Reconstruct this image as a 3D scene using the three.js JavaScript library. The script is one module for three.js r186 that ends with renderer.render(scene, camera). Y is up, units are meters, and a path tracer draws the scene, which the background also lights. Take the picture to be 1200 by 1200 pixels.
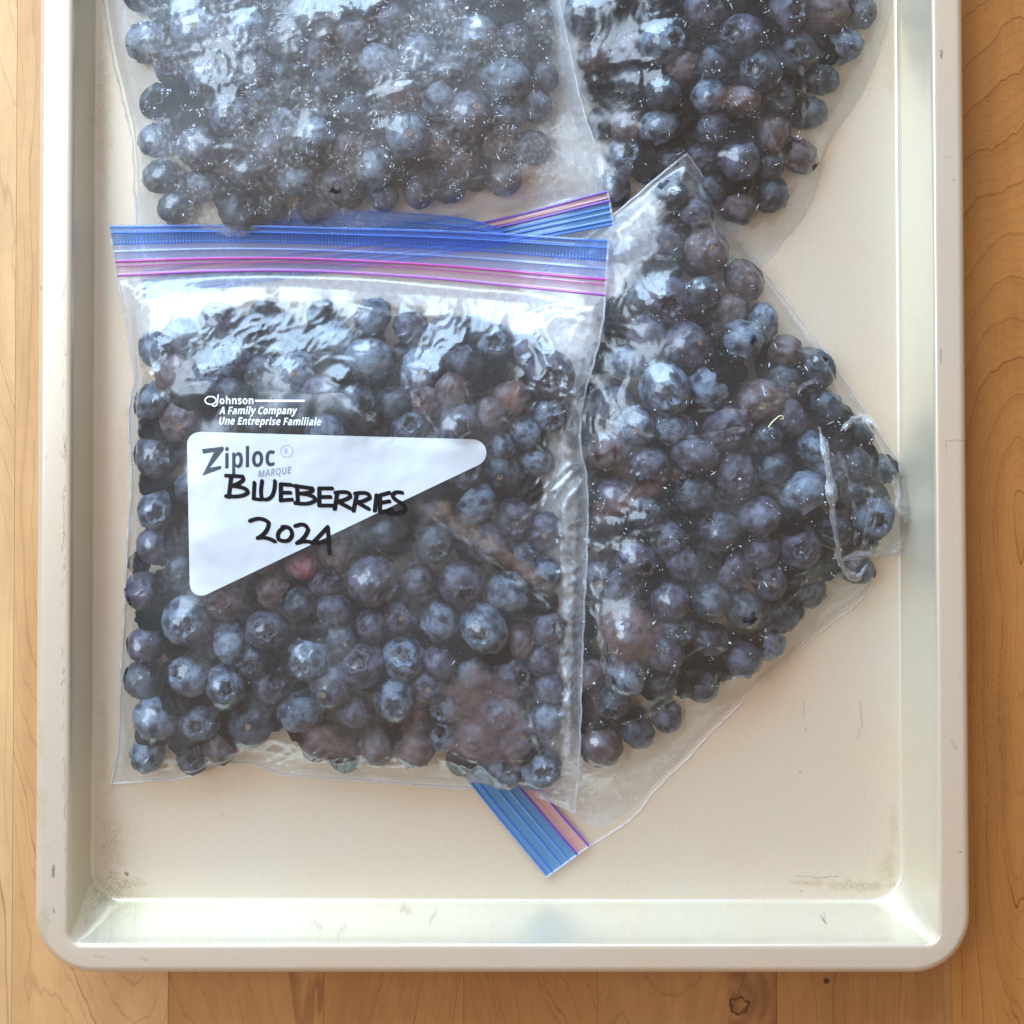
import * as THREE from 'three';
import { mergeGeometries } from 'three/addons/utils/BufferGeometryUtils.js';
import { RectAreaLightUniformsLib } from 'three/addons/lights/RectAreaLightUniformsLib.js';
import { createNoise2D, createNoise3D } from 'simplex-noise';

// ---------------------------------------------------------------- camera, light, exposure
const MM = 0.001, V = (x, y, z) => new THREE.Vector3(x, y, z);
const scene = new THREE.Scene();
const FOCAL = 1600, AXIS_X = 470, AXIS_Y = 250, TILT = 0.0204, EYE = 0.512;   // pixels of the 1200 px photograph, metres
const camera = new THREE.PerspectiveCamera(2 * Math.atan(600 / FOCAL) * 180 / Math.PI, 1, 0.02, 20);
camera.position.set(0, EYE, 0);
camera.up.set(0, 0, -1);
camera.lookAt(0, EYE - 1, -TILT);
camera.setViewOffset(1200, 1200, 600 - AXIS_X, 600 - AXIS_Y, 1200, 1200);
scene.background = new THREE.Color().setRGB(0.33, 0.245, 0.18);                // dim warm room around the table
RectAreaLightUniformsLib.init();
const windows = [
  { at: [-0.42, 0.64, -1.12], size: [1.55, 0.95], glow: [0.60, 0.84, 1.13], power: 7.6 },
  { at: [-0.72, 1.05, -0.2], size: [0.7, 0.7], glow: [0.74, 0.90, 1.08], power: 5.0 },
];
for (const w of windows) {
  const l = new THREE.RectAreaLight(new THREE.Color().setRGB(...w.glow), w.power, ...w.size);
  l.name = 'window_daylight'; l.position.set(...w.at); l.lookAt(0.05, 0, 0.1);
  scene.add(l); w.light = l;
}
const renderer = new THREE.WebGLRenderer({ antialias: true });
renderer.toneMapping = THREE.LinearToneMapping;
renderer.toneMappingExposure = 1.2;
renderer.shadowMap.enabled = true;

// ---------------------------------------------------------------- helpers
function rng(seed) { let s = seed >>> 0; return () => { s = (s + 0x6d2b79f5) >>> 0; let t = Math.imul(s ^ (s >>> 15), 1 | s); t = (t + Math.imul(t ^ (t >>> 7), 61 | t)) ^ t; return ((t ^ (t >>> 14)) >>> 0) / 4294967296; }; }
const rand = rng(2024), n2 = createNoise2D(rng(11)), n3 = createNoise3D(rng(12));
const clamp = THREE.MathUtils.clamp, sstep = THREE.MathUtils.smoothstep, lerp = THREE.MathUtils.lerp;
const fbm2 = (x, y, o = 4) => { let s = 0, a = 0.5, f = 1; for (let i = 0; i < o; i++) { s += a * n2(x * f, y * f); a *= 0.5; f *= 2.03; } return s; };
const fbm3 = (x, y, z, o = 3) => { let s = 0, a = 0.5, f = 1; for (let i = 0; i < o; i++) { s += a * n3(x * f, y * f, z * f); a *= 0.5; f *= 2.03; } return s; };
const cT = 1 / Math.hypot(1, TILT), sT = TILT * cT;
function P(px, py, y) {                                                          // the point at height y seen at a place of the photograph
  const a = (px - AXIS_X) / FOCAL, b = -(py - AXIS_Y) / FOCAL, dy = -cT + b * sT, dz = -sT - b * cT, t = (y - EYE) / dy;
  return V(a * t, y, dz * t);
}
function Q(p) {                                                                  // and back
  const d = -(p.y - EYE) * cT - p.z * sT, up = (p.y - EYE) * sT - p.z * cT;
  return [AXIS_X + FOCAL * p.x / d, AXIS_Y - FOCAL * up / d];
}
const counts = {};
function numbered(name) { const k = counts[name] = (counts[name] ?? -1) + 1; return k ? name + '_' + String(k).padStart(3, '0') : name; }
function tag(o, label, category, group, kind) {
  if (label) o.userData.label = label;
  if (category) o.userData.category = category;
  if (group) o.userData.group = group;
  if (kind) o.userData.kind = kind;
  return o;
}
function thing(name, label, category, group, kind) { const g = new THREE.Group(); g.name = numbered(name); scene.add(g); return tag(g, label, category, group, kind); }
function part(name, geometry, material, parent) {
  const m = new THREE.Mesh(geometry, material); m.name = name; m.castShadow = m.receiveShadow = true; parent.add(m); return m;
}
function gridGeo(nu, nv, at, closeU = false) {                                   // at(i/nu, j/nv) -> [Vector3, u, v]
  const pos = [], uv = [], idx = [], w = nu + 1;
  for (let j = 0; j <= nv; j++) for (let i = 0; i <= nu; i++) { const [p, a, b] = at(i / nu, j / nv, i, j); pos.push(p.x, p.y, p.z); uv.push(a ?? i / nu, b ?? j / nv); }
  for (let j = 0; j < nv; j++) for (let i = 0; i < nu; i++) { const k = j * w + i; idx.push(k, k + w, k + 1, k + 1, k + w, k + w + 1); }
  const g = new THREE.BufferGeometry();
  g.setAttribute('position', new THREE.Float32BufferAttribute(pos, 3)); g.setAttribute('uv', new THREE.Float32BufferAttribute(uv, 2)); g.setIndex(idx); g.computeVertexNormals();
  if (closeU) {
    const n = g.attributes.normal;
    for (let j = 0; j <= nv; j++) { const a = j * w, b = a + nu, m = V(n.getX(a) + n.getX(b), n.getY(a) + n.getY(b), n.getZ(a) + n.getZ(b)).normalize(); n.setXYZ(a, m.x, m.y, m.z); n.setXYZ(b, m.x, m.y, m.z); }
  }
  return g;
}
function dataTex(w, h, fn, srgb, repeat) {
  const d = new Uint8Array(w * h * 4);
  for (let y = 0; y < h; y++) for (let x = 0; x < w; x++) { const c = fn(x / w, y / h), o = (y * w + x) * 4; d[o] = c[0] * 255; d[o + 1] = c[1] * 255; d[o + 2] = c[2] * 255; d[o + 3] = (c[3] ?? 1) * 255; }
  const t = new THREE.DataTexture(d, w, h); t.magFilter = THREE.LinearFilter; t.minFilter = THREE.LinearFilter;
  if (srgb) t.colorSpace = THREE.SRGBColorSpace;
  if (repeat) t.wrapS = t.wrapT = THREE.RepeatWrapping;
  t.needsUpdate = true; return t;
}
const toS = (c) => c.map((x) => { x = clamp(x, 0, 1); return x <= 0.0031308 ? 12.92 * x : 1.055 * Math.pow(x, 1 / 2.4) - 0.055; });
const mix3 = (a, b, t) => [lerp(a[0], b[0], t), lerp(a[1], b[1], t), lerp(a[2], b[2], t)];
const std = (o) => new THREE.MeshStandardMaterial(o), phys = (o) => new THREE.MeshPhysicalMaterial(o), rgb = (r, g, b) => new THREE.Color().setRGB(r, g, b);
// polylines as curves by length
function curve(pts) {
  const L = [0]; for (let i = 1; i < pts.length; i++) L.push(L[i - 1] + Math.hypot(pts[i][0] - pts[i - 1][0], pts[i][1] - pts[i - 1][1]));
  const T = L[L.length - 1];
  const tang = pts.map((p, i) => { const a = pts[Math.max(0, i - 1)], b = pts[Math.min(pts.length - 1, i + 1)], l = (L[Math.min(pts.length - 1, i + 1)] - L[Math.max(0, i - 1)]) || 1; return [(b[0] - a[0]) / l, (b[1] - a[1]) / l]; });
  return (s) => {
    const d = clamp(s, 0, 1) * T; let i = 1; while (i < pts.length - 1 && L[i] < d) i++;
    const h = L[i] - L[i - 1] || 1, t = (d - L[i - 1]) / h, t2 = t * t, t3 = t2 * t;
    return [0, 1].map((c) => (2 * t3 - 3 * t2 + 1) * pts[i - 1][c] + (t3 - 2 * t2 + t) * h * tang[i - 1][c] + (-2 * t3 + 3 * t2) * pts[i][c] + (t3 - t2) * h * tang[i][c]);
  };
}
const xy = (s) => s.trim().split(/\s*,\s*/).map((p) => p.split(' ').map(Number));
function inside(poly, x, y) { let r = false; for (let i = 0, j = poly.length - 1; i < poly.length; j = i++) { const [a, b] = poly[i], [c, d] = poly[j]; if ((b > y) !== (d > y) && x < (c - a) * (y - b) / (d - b) + a) r = !r; } return r; }
function segDist(pts, x, y, closed) {
  let m = 1e9; const n = pts.length;
  for (let i = closed ? 0 : 1; i < n; i++) { const [a, b] = pts[(i + n - 1) % n], [c, d] = pts[i], vx = c - a, vy = d - b, t = clamp(((x - a) * vx + (y - b) * vy) / (vx * vx + vy * vy || 1), 0, 1); m = Math.min(m, Math.hypot(x - a - vx * t, y - b - vy * t)); }
  return m;
}
function tube(pts, r, seg = 6) { return new THREE.TubeGeometry(new THREE.CatmullRomCurve3(pts), pts.length * 2, r, seg, false); }

// ---------------------------------------------------------------- the windows that the film and the metal mirror
for (const [i, w] of windows.entries()) {
  const g = thing('window', ['tall daylight window beyond the far end of the tray', 'smaller daylight window beyond the long side of the tray'][i], 'window', null, 'structure');
  g.position.copy(w.light.position); g.quaternion.copy(w.light.quaternion);
  const [a, b] = w.size, white = std({ color: rgb(0.75, 0.75, 0.73), roughness: 0.5 });
  const pane = part('pane', new THREE.BoxGeometry(a, b, 0.006), std({ color: rgb(0.02, 0.02, 0.02), emissive: rgb(...w.glow), emissiveIntensity: w.power * 0.25 }), g); pane.position.z = 0.02;
  for (const [x, y, sx, sy] of [[0, b / 2 + 0.03, a + 0.12, 0.06], [0, -b / 2 - 0.03, a + 0.12, 0.06], [-a / 2 - 0.03, 0, 0.06, b], [a / 2 + 0.03, 0, 0.06, b]]) { const f = part('frame', new THREE.BoxGeometry(sx, sy, 0.05), white, g); f.position.set(x, y, 0); }
  const bar = part('glazing_bar', new THREE.BoxGeometry(0.035, b, 0.02), white, g); bar.position.z = -0.015;
}

// ---------------------------------------------------------------- the wooden worktop
const worktop = thing('wooden_worktop', 'butcher block worktop of maple strips under the tray', 'worktop', null, 'structure');
const woods = [
  { x: [-170, 17], c: [0.666, 0.385, 0.168], k: 0 }, { x: [17, 199], c: [0.624, 0.343, 0.140], k: 1 }, { x: [199, 380], c: [0.478, 0.221, 0.072], k: 2 }, { x: [380, 543], c: [0.432, 0.186, 0.056], k: 3 },
  { x: [543, 699], c: [0.416, 0.175, 0.051], k: 4 }, { x: [699, 907], c: [0.426, 0.196, 0.062], k: 5 }, { x: [907, 1110], c: [0.406, 0.179, 0.053], k: 6 }, { x: [1110, 1330], c: [0.447, 0.179, 0.042], k: 7 },
];
const zTop = P(0, -420, 0).z, zEnd = P(0, 1290, 0).z, plankLen = zEnd - zTop;
for (const w of woods) {
  const xa = P(w.x[0], 600, 0).x, xb = P(w.x[1], 600, 0).x, wid = xb - xa, k = w.k;
  const centre = [0.2, 1.15, 0.8, -0.4, 1.6, 0.35, 0.1, 0.39][k], z0 = [0.9, 0.12, 0.5, 1.2, 0.4, 0.5, 1.2, 0.60][k], sp = [16, 11, 15, 12, 17, 14, 13, 6.5][k], lean = [0.02, 0.1, -0.05, 0.3, 0.02, 0.03, 0.08, 0.0][k];
  const fn = (u, v) => {
    const x = u * wid * 1000, z = v * plankLen * 1000;                       // mm
    const wx = 5 * n2(x * 0.018 + k * 9, z * 0.005) + 1.2 * n2(x * 0.05 + k * 5, z * 0.014 + 3) + 0.28 * n2(x * 0.25, z * 0.045 + k);
    const r = Math.hypot(x - centre * wid * 1000 + lean * (z - 300), (z - z0 * plankLen * 1000) * (k === 7 ? (z < z0 * plankLen * 1000 ? 0.35 : 0.05) : 0.19)) + wx;
    const f = r / sp - Math.floor(r / sp), ring = Math.floor(r / sp), f2 = (r * 3.7) / sp - Math.floor((r * 3.7) / sp), str = (k === 7 ? 0.6 : 0.3) + (k === 7 ? 0.4 : 0.7) * Math.abs(n2(ring * 3.7, k * 7.1 + z * 0.004));
    const line = (0.16 * sstep(f, 0.5, 0.95) + 0.9 * sstep(f, 0.952, 0.972)) * (1 - sstep(f, 0.976, 0.99)) * str + 0.3 * sstep(f2, 0.86, 0.93) * (1 - sstep(f2, 0.95, 0.99));
    const pore = sstep(n2(x * 3.1 + k * 17, z * 0.11), 0.62, 0.85), streak = n2(x * 1.3 + k * 31, z * 0.02) * 0.4 + n2(x * 3.0 + k, z * 0.05) * 0.6 - 1.1 * pore, broad = fbm2(x * 0.05 + k * 13, z * 0.008, 3), curl = n2(x * 0.12 + k, z * 0.09);
    let c = w.c.map((q, i) => q * (1 + [0.07, 0.085, 0.10][i] * streak + [0.16, 0.2, 0.24][i] * broad + 0.035 * curl));
    c = mix3(c, [c[0] * 0.45, c[1] * 0.33, c[2] * 0.25], clamp(line * (k === 7 ? 1.05 : 0.9), 0, 1));
    if (k === 5) {                                                           // the knot near the joint
      const dx = x - 0.79 * wid * 1000, kn = P(0, 1178, 0).z, dz = (z - (kn - zTop) * 1000) * 1.15, d = Math.hypot(dx, dz) + 0.8 * n2(x * 0.35, z * 0.35), side = sstep(x, 0.70 * wid * 1000 + 2 * n2(z * 0.05, 3), 0.76 * wid * 1000) * sstep(z, (kn - zTop) * 1000 - 80, (kn - zTop) * 1000 - 40);
      c = mix3(c, [0.19, 0.06, 0.022], side * (0.45 + 0.35 * n2(x * 0.1, z * 0.05 + d * 0.15)));
      c = mix3(c, [0.05, 0.012, 0.006], sstep(d, 2.4, 3.2) * (1 - sstep(d, 3.3, 4.2)) * 0.92);
    }
    if (k === 6) { const kn = P(0, 1149, 0).z, d = Math.hypot(x - (P(968, 1149, 0).x - xa) * 1000, z - (kn - zTop) * 1000); c = mix3(c, [0.07, 0.03, 0.012], 1 - sstep(d, 0.7, 1.5)); }
    return toS(c);
  };
  const map = dataTex(300, 2000, fn, true);
  const g = new THREE.BoxGeometry(wid - 0.00012, 0.04, plankLen, 1, 1, 1);
  const a = g.attributes.position, uv = g.attributes.uv;
  for (let i = 0; i < a.count; i++) uv.setXY(i, a.getX(i) / wid + 0.5, a.getZ(i) / plankLen + 0.5);
  const m = part('plank', g, std({ map, roughness: 0.48, bumpMap: map, bumpScale: 0.00015 }), worktop);
  m.position.set((xa + xb) / 2, -0.02 - (k % 3) * 0.00004, (zTop + zEnd) / 2);
}

// ---------------------------------------------------------------- the tray
const tray = thing('baking_tray', 'worn aluminium sheet pan holding four bags of frozen blueberries', 'baking tray');
const trayTop = P(600, 1139, 0.025).z - 0.457;
const rings = [   // height mm, pixel columns of the long sides, pixel row of the near side, corner radius mm, inset at the far end mm
  [2.0, 113, 1049, 1048.5, 10.5, 20.5], [2.03, 111, 1051.5, 1051.5, 11.3, 19.5], [2.3, 109.3, 1054.4, 1054.6, 12, 18.6], [2.9, 107.9, 1056.8, 1057, 12.3, 17.9], [3.9, 106.9, 1058.6, 1059, 12.2, 17.3], [5.2, 106, 1060, 1060.8, 12, 16.9],
  [12, 99.5, 1073, 1077.5, 8.5, 15], [20, 90, 1088.3, 1096.5, 5.2, 13], [23, 86.2, 1093, 1102, 4.2, 12.3], [24.4, 84, 1095.2, 1104.6, 4.2, 11.6], [25.2, 81.6, 1097.4, 1107.2, 4.8, 10.8], [25.5, 79, 1099.8, 1110, 5.4, 10],
  [25.55, 76, 1102.5, 1112.5, 6.2, 9], [25.6, 52, 1124.5, 1132, 17.5, 2], [25.4, 49, 1127.6, 1135, 19, 1], [24.8, 46.6, 1130, 1137.3, 20, 0.3], [23.6, 45, 1131.4, 1138.8, 20.5, 0], [22, 44.6, 1131.8, 1139.2, 20.5, 0], [20.6, 46, 1130.6, 1138, 20, 0.5], [20.3, 50, 1127, 1134, 18, 1.5],
];
const trayW0 = P(44, 600, 0.025).x, trayW1 = P(1132, 600, 0.025).x;
function ringPoints(r) {
  const y = r[0] * MM, x0 = P(r[1], 600, y).x, x1 = P(r[2], 600, y).x, z1 = P(600, r[3], y).z, z0 = trayTop + r[5] * MM, c = r[4] * MM, out = [];
  const corner = (cx, cz, a0) => { for (let i = 0; i <= 14; i++) { const a = a0 + i / 14 * Math.PI / 2; out.push(V(cx + c * Math.cos(a), y, cz + c * Math.sin(a))); } };
  const side = (ax, az, bx, bz, n) => { for (let i = 1; i < n; i++) out.push(V(lerp(ax, bx, i / n), y, lerp(az, bz, i / n))); };
  corner(x1 - c, z1 - c, 0); side(x1 - c, z1, x0 + c, z1, 40);
  corner(x0 + c, z1 - c, Math.PI / 2); side(x0, z1 - c, x0, z0 + c, 40);
  corner(x0 + c, z0 + c, Math.PI); side(x0 + c, z0, x1 - c, z0, 40);
  corner(x1 - c, z0 + c, Math.PI * 1.5); side(x1, z0 + c, x1, z1 - c, 40);
  out.push(out[0].clone()); return out;
}
const pixAt = (x, z) => Q(V(x, 0.012, z));
const stainSpots = xy('30 0, 0 0');
const trayMap = (() => {
  // places in millimetres from the tray's near left corner; what is drawn is dirt, scratches, baked-on stains
  const marks = [], r = rng(77);
  const add = (px, py, len, wid, ang, dark) => { const p = P(px, py, 0.02); marks.push([p.x, p.z, len * MM, wid * MM, ang, dark]); };
  for (const [px, py, l, w, a, d] of xy('67 1012 5 0.9 1.57 0.9, 67 1058 2 0.5 1.57 0.7, 80 905 14 0.25 1.57 0.5, 79 610 18 0.3 1.57 0.6, 81 520 9 0.3 1.57 0.7, 80 350 12 0.3 1.57 0.4, 51 337 2 0.8 1.57 0.5, 1029 858 11 0.25 1.5 0.75, 1026 880 6 0.25 1.8 0.6, 959 850 8 0.5 1.57 0.3, 961 875 2 0.6 1 0.4, 1096 66 3.5 0.8 1.57 0.85, 1103 185 4 0.25 0 0.5, 1124 205 2 0.5 1.57 0.6, 1110 212 1 0.6 0 0.6, 1095 415 6 0.6 1.5 0.5, 1112 513 8 0.2 0 0.7, 1126 525 9 0.3 1.57 0.7, 1101 520 6 0.2 1.57 0.6, 1118 990 1.2 0.6 0.6 0.6, 1110 865 5 1.2 1 0.2, 972 1090 1.5 0.5 0.7 0.7, 956 1072 1.5 0.5 0.3 0.5, 975 1089 2 0.4 2 0.5, 370 1092 5 0.6 0.1 0.3, 400 1094 4 0.5 2.9 0.3, 475 1086 5 0.8 0.1 0.35, 508 1089 4 0.6 2.6 0.4, 172 1114 3 0.4 0.5 0.5, 120 1111 5 0.4 0.1 0.35, 136 1051 2 1.1 0.5 0.95, 985 1055 12 0.35 -0.06 0.6, 960 1054 8 0.5 0.05 0.3, 955 927 2 0.6 0.6 0.35, 620 1132 4 0.3 0 0.4, 470 1127 2 0.4 0.5 0.5, 253 980 2 0.5 0.2 0.35, 808 903 5 0.25 0 0.5, 803 887 3 0.25 0 0.4')) add(px, py, l, w, a, d);
  for (let i = 0; i < 60; i++) add(60 + r() * 1060, 900 + r() * 235, 0.4 + r() * 1.0, 0.2 + r() * 0.35, r() * 3, 0.1 + r() * 0.22);
  for (let i = 0; i < 30; i++) add(r() < 0.5 ? 48 + r() * 34 : 1098 + r() * 32, r() * 1100, 0.4 + r() * 2, 0.2 + r() * 0.3, 1.57 + (r() - 0.5), 0.12 + r() * 0.25);
  for (let i = 0; i < 46; i++) add(900 + r() * 150, 300 + r() * 720, 0.5 + r() * 3.5, 0.12 + r() * 0.15, r() * 3, 0.08 + r() * 0.16);
  for (let i = 0; i < 70; i++) { add(77 + r() * 4, 200 + r() * 850, 0.8 + r() * 3, 0.2 + r() * 0.25, 1.57, 0.2 + r() * 0.4); }
  for (let i = 0; i < 420; i++) add(100 + r() * 960, r() * 1060, 2 + r() * 16, 0.08 + r() * 0.1, r() < 0.5 ? 1.57 + (r() - 0.5) * 0.8 : r() * 3.1, 0.04 + r() * 0.10);
  const zA = P(0, 1150, 0.02).z, zB = P(0, -80, 0.02).z, xA = P(30, 600, 0.02).x, xB = P(1150, 600, 0.02).x, N = 1500;
  const blobs = [[55, 930, 9, 30, 0.4, 'y'], [57, 855, 5, 22, 0.55, 'y'], [60, 1060, 10, 22, 0.45, 'y'], [72, 150, 7, 3, 0.8, 'y'], [70, 360, 3, 8, 0.4, 'y'], [122, 1015, 20, 45, 0.4, 'b'], [118, 1060, 30, 22, 0.6, 'b'], [120, 985, 14, 50, 0.35, 'y'], [135, 1075, 40, 20, 0.5, 'y'], [1052, 1042, 14, 22, 0.4, 'y'], [1015, 1058, 46, 8, 0.5, 'b'], [1070, 1075, 16, 30, 0.3, 'y'], [112, 880, 8, 70, 0.35, 'b'], [1062, 985, 6, 28, 0.55, 'y'], [1058, 1030, 8, 20, 0.5, 'y'], [1030, 1055, 40, 6, 0.35, 'y'], [960, 1054, 30, 4, 0.5, 'b'], [1030, 1082, 40, 14, 0.2, 'y'], [148, 1055, 26, 8, 0.5, 'b'], [140, 540, 12, 90, 0.25, 'b'], [1058, 60, 10, 60, 0.3, 'b'], [112, 130, 12, 110, 0.4, 'b']];
  const cell = new Map(), S = 0.012;
  for (const m of marks) for (let a = -1; a <= 1; a++) for (let b = -1; b <= 1; b++) { const key = (Math.floor(m[0] / S) + a) + ' ' + (Math.floor(m[1] / S) + b); if (!cell.has(key)) cell.set(key, []); cell.get(key).push(m); }
  const map = dataTex(N, N, (u, v) => {
    const x = lerp(xA, xB, u), z = lerp(zB, zA, v), X = x * 1000, Z = z * 1000, [px, py] = Q(V(x, 0.015, z));
    const big = fbm2(X * 0.008, Z * 0.008, 4), fine = fbm2(X * 0.3, Z * 0.3, 3), grit = n2(X * 1.9, Z * 1.9);
    let c = mix3([0.765, 0.665, 0.525], [0.79, 0.635, 0.47], clamp(0.5 + big * 0.9 + 0.35 * fine + 0.12 * grit, 0, 1)).map((q) => q * (1 + 0.035 * fine + 0.02 * grit));
    for (const [bx, by, rx, ry, a, t] of blobs) {
      const d = Math.hypot((px - bx) / rx, (py - by) / ry);
      if (d < 1.6) { const k = a * (1 - sstep(d + 0.5 * fbm2(X * 0.16, Z * 0.16, 4), 0.3, 1.15)) * clamp(0.55 + 0.9 * fbm2(X * 0.7 + 9, Z * 0.7, 3), 0, 1); c = mix3(c, t === 'y' ? [0.53, 0.44, 0.22] : [0.43, 0.31, 0.17], k); }
    }
    const near = cell.get(Math.floor(x / S) + ' ' + Math.floor(z / S));
    if (near) for (const [mx, mz, l, w, a, d] of near) {
      const dx = x - mx, dz = z - mz, s = dx * Math.cos(a) + dz * Math.sin(a), t = -dx * Math.sin(a) + dz * Math.cos(a) + 0.0003 * n2(s * 900, mx * 5000);
      const k = (1 - sstep(Math.abs(s), l * 0.35, l * 0.5)) * (1 - sstep(Math.abs(t), w * 0.3, w * 0.75)) * clamp(0.7 + 0.6 * n2(X * 1.5, Z * 1.5), 0, 1);
      c = mix3(c, [0.10, 0.065, 0.04], k * d);
    }
    return toS(c);
  }, true);
  return { map, uv: (p) => [(p.x - xA) / (xB - xA), (p.z - zB) / (zA - zB)] };
})();
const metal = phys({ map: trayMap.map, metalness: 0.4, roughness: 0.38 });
const metalWall = phys({ map: trayMap.map, color: rgb(0.85, 0.915, 0.93), metalness: 0.45, roughness: 0.3 });  // cooler than the patinated floor; bluish window light is tinted into the colour
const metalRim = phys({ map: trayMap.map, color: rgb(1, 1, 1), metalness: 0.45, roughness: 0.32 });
function loft(list) {
  const rs = list.map(ringPoints), n = rs[0].length - 1, g = gridGeo(n, rs.length - 1, (u, v, i, j) => [rs[j][i], ...trayMap.uv(rs[j][i])], true);
  const idx = g.index.array; for (let i = 0; i < idx.length; i += 3) { const t = idx[i + 1]; idx[i + 1] = idx[i + 2]; idx[i + 2] = t; } g.computeVertexNormals();
  const m = g.attributes.normal, w = n + 1; for (let j = 0; j < rs.length; j++) { const a = j * w, b = a + n, q = V(m.getX(a) + m.getX(b), m.getY(a) + m.getY(b), m.getZ(a) + m.getZ(b)).normalize(); m.setXYZ(a, q.x, q.y, q.z); m.setXYZ(b, q.x, q.y, q.z); }
  return g;
}
{
  const r0 = rings[0], y = r0[0] * MM, x0 = P(r0[1], 600, y).x, x1 = P(r0[2], 600, y).x, z1 = P(600, r0[3], y).z, z0 = trayTop + r0[5] * MM;
  const full = loft(rings), w = ringPoints(r0).length;                         // one smooth sweep, cut into its parts so that normals stay continuous
  const cut = (a, b) => {
    const g = new THREE.BufferGeometry();
    for (const k of ['position', 'normal', 'uv']) { const s = full.attributes[k].itemSize; g.setAttribute(k, new THREE.BufferAttribute(full.attributes[k].array.slice(a * w * s, (b + 1) * w * s), s)); }
    const idx = []; for (let j = 0; j < b - a; j++) for (let i = 0; i < w - 1; i++) { const k = j * w + i; idx.push(k, k + 1, k + w, k + 1, k + w + 1, k + w); } g.setIndex(idx); return g;
  };
  const ring = ringPoints(r0), shape = new THREE.Shape(ring.slice(0, -1).map((p) => new THREE.Vector2(p.x, -p.z)));
  const fg = new THREE.ShapeGeometry(shape); fg.rotateX(-Math.PI / 2); fg.translate(0, y, 0);
  const fp = fg.attributes.position, fu = fg.attributes.uv; for (let i = 0; i < fp.count; i++) fu.setXY(i, ...trayMap.uv(V(fp.getX(i), 0, fp.getZ(i))));
  part('pan_floor', mergeGeometries([fg, cut(0, 2)]), metal, tray);
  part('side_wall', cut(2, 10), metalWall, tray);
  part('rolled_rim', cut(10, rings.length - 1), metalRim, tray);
  const under = fg.clone(); under.translate(0, -0.0015, 0); part('underside', under, metal, tray);
}

// ---------------------------------------------------------------- blueberries
const skinTones = {
  dusty: { d: [0.011, 0.014, 0.030], b: [0.145, 0.178, 0.228], m: 0.09 }, dark: { d: [0.007, 0.007, 0.013], b: [0.06, 0.069, 0.09], m: -0.02 },
  purple: { d: [0.02, 0.013, 0.022], b: [0.095, 0.092, 0.13], m: 0.02 }, red: { d: [0.19, 0.028, 0.035], b: [0.30, 0.15, 0.17], m: 0 }, brown: { d: [0.06, 0.027, 0.024], b: [0.125, 0.098, 0.105], m: 0.03 },
};
const skinMats = {}, crownMats = {};
let tk = 0;
for (const [name, t] of Object.entries(skinTones)) {
  const s = ++tk * 17.3;
  const map = dataTex(192, 96, (u, v) => {
    const th = v * Math.PI, ph = u * 2 * Math.PI, x = Math.sin(th) * Math.cos(ph), y = Math.cos(th), z = Math.sin(th) * Math.sin(ph);
    const a = fbm3(x * 1.1 + s, y * 1.1, z * 1.1, 2), b = fbm3(x * 4 + s, y * 4, z * 4, 4), f = n3(x * 24, y * 24 + s, z * 24);
    let m = clamp(0.5 + t.m + a * 1.3 + b * 0.4, 0, 1); m = m * m * (3 - 2 * m);
    const sc = sstep(n3(x * 2.2 + 40, y * 6, z * 2.2 + s), 0.5, 0.75) * 0.6;                  // rubbed places
    m = clamp(m * (1 - sc) + 0.07 * f, 0, 1);
    return toS(mix3(t.d, t.b, m));
  }, true);
  skinMats[name] = phys({ map, roughness: 0.46 });
  crownMats[name] = std({ color: rgb(...mix3(t.d, t.b, 0.28).map((q, i) => q * [1.3, 0.95, 0.8][i])), roughness: 0.75 });
}
const scarMat = std({ color: rgb(0.21, 0.13, 0.075), roughness: 0.8 }), scarRim = std({ color: rgb(0.13, 0.07, 0.045), roughness: 0.85 });
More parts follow.
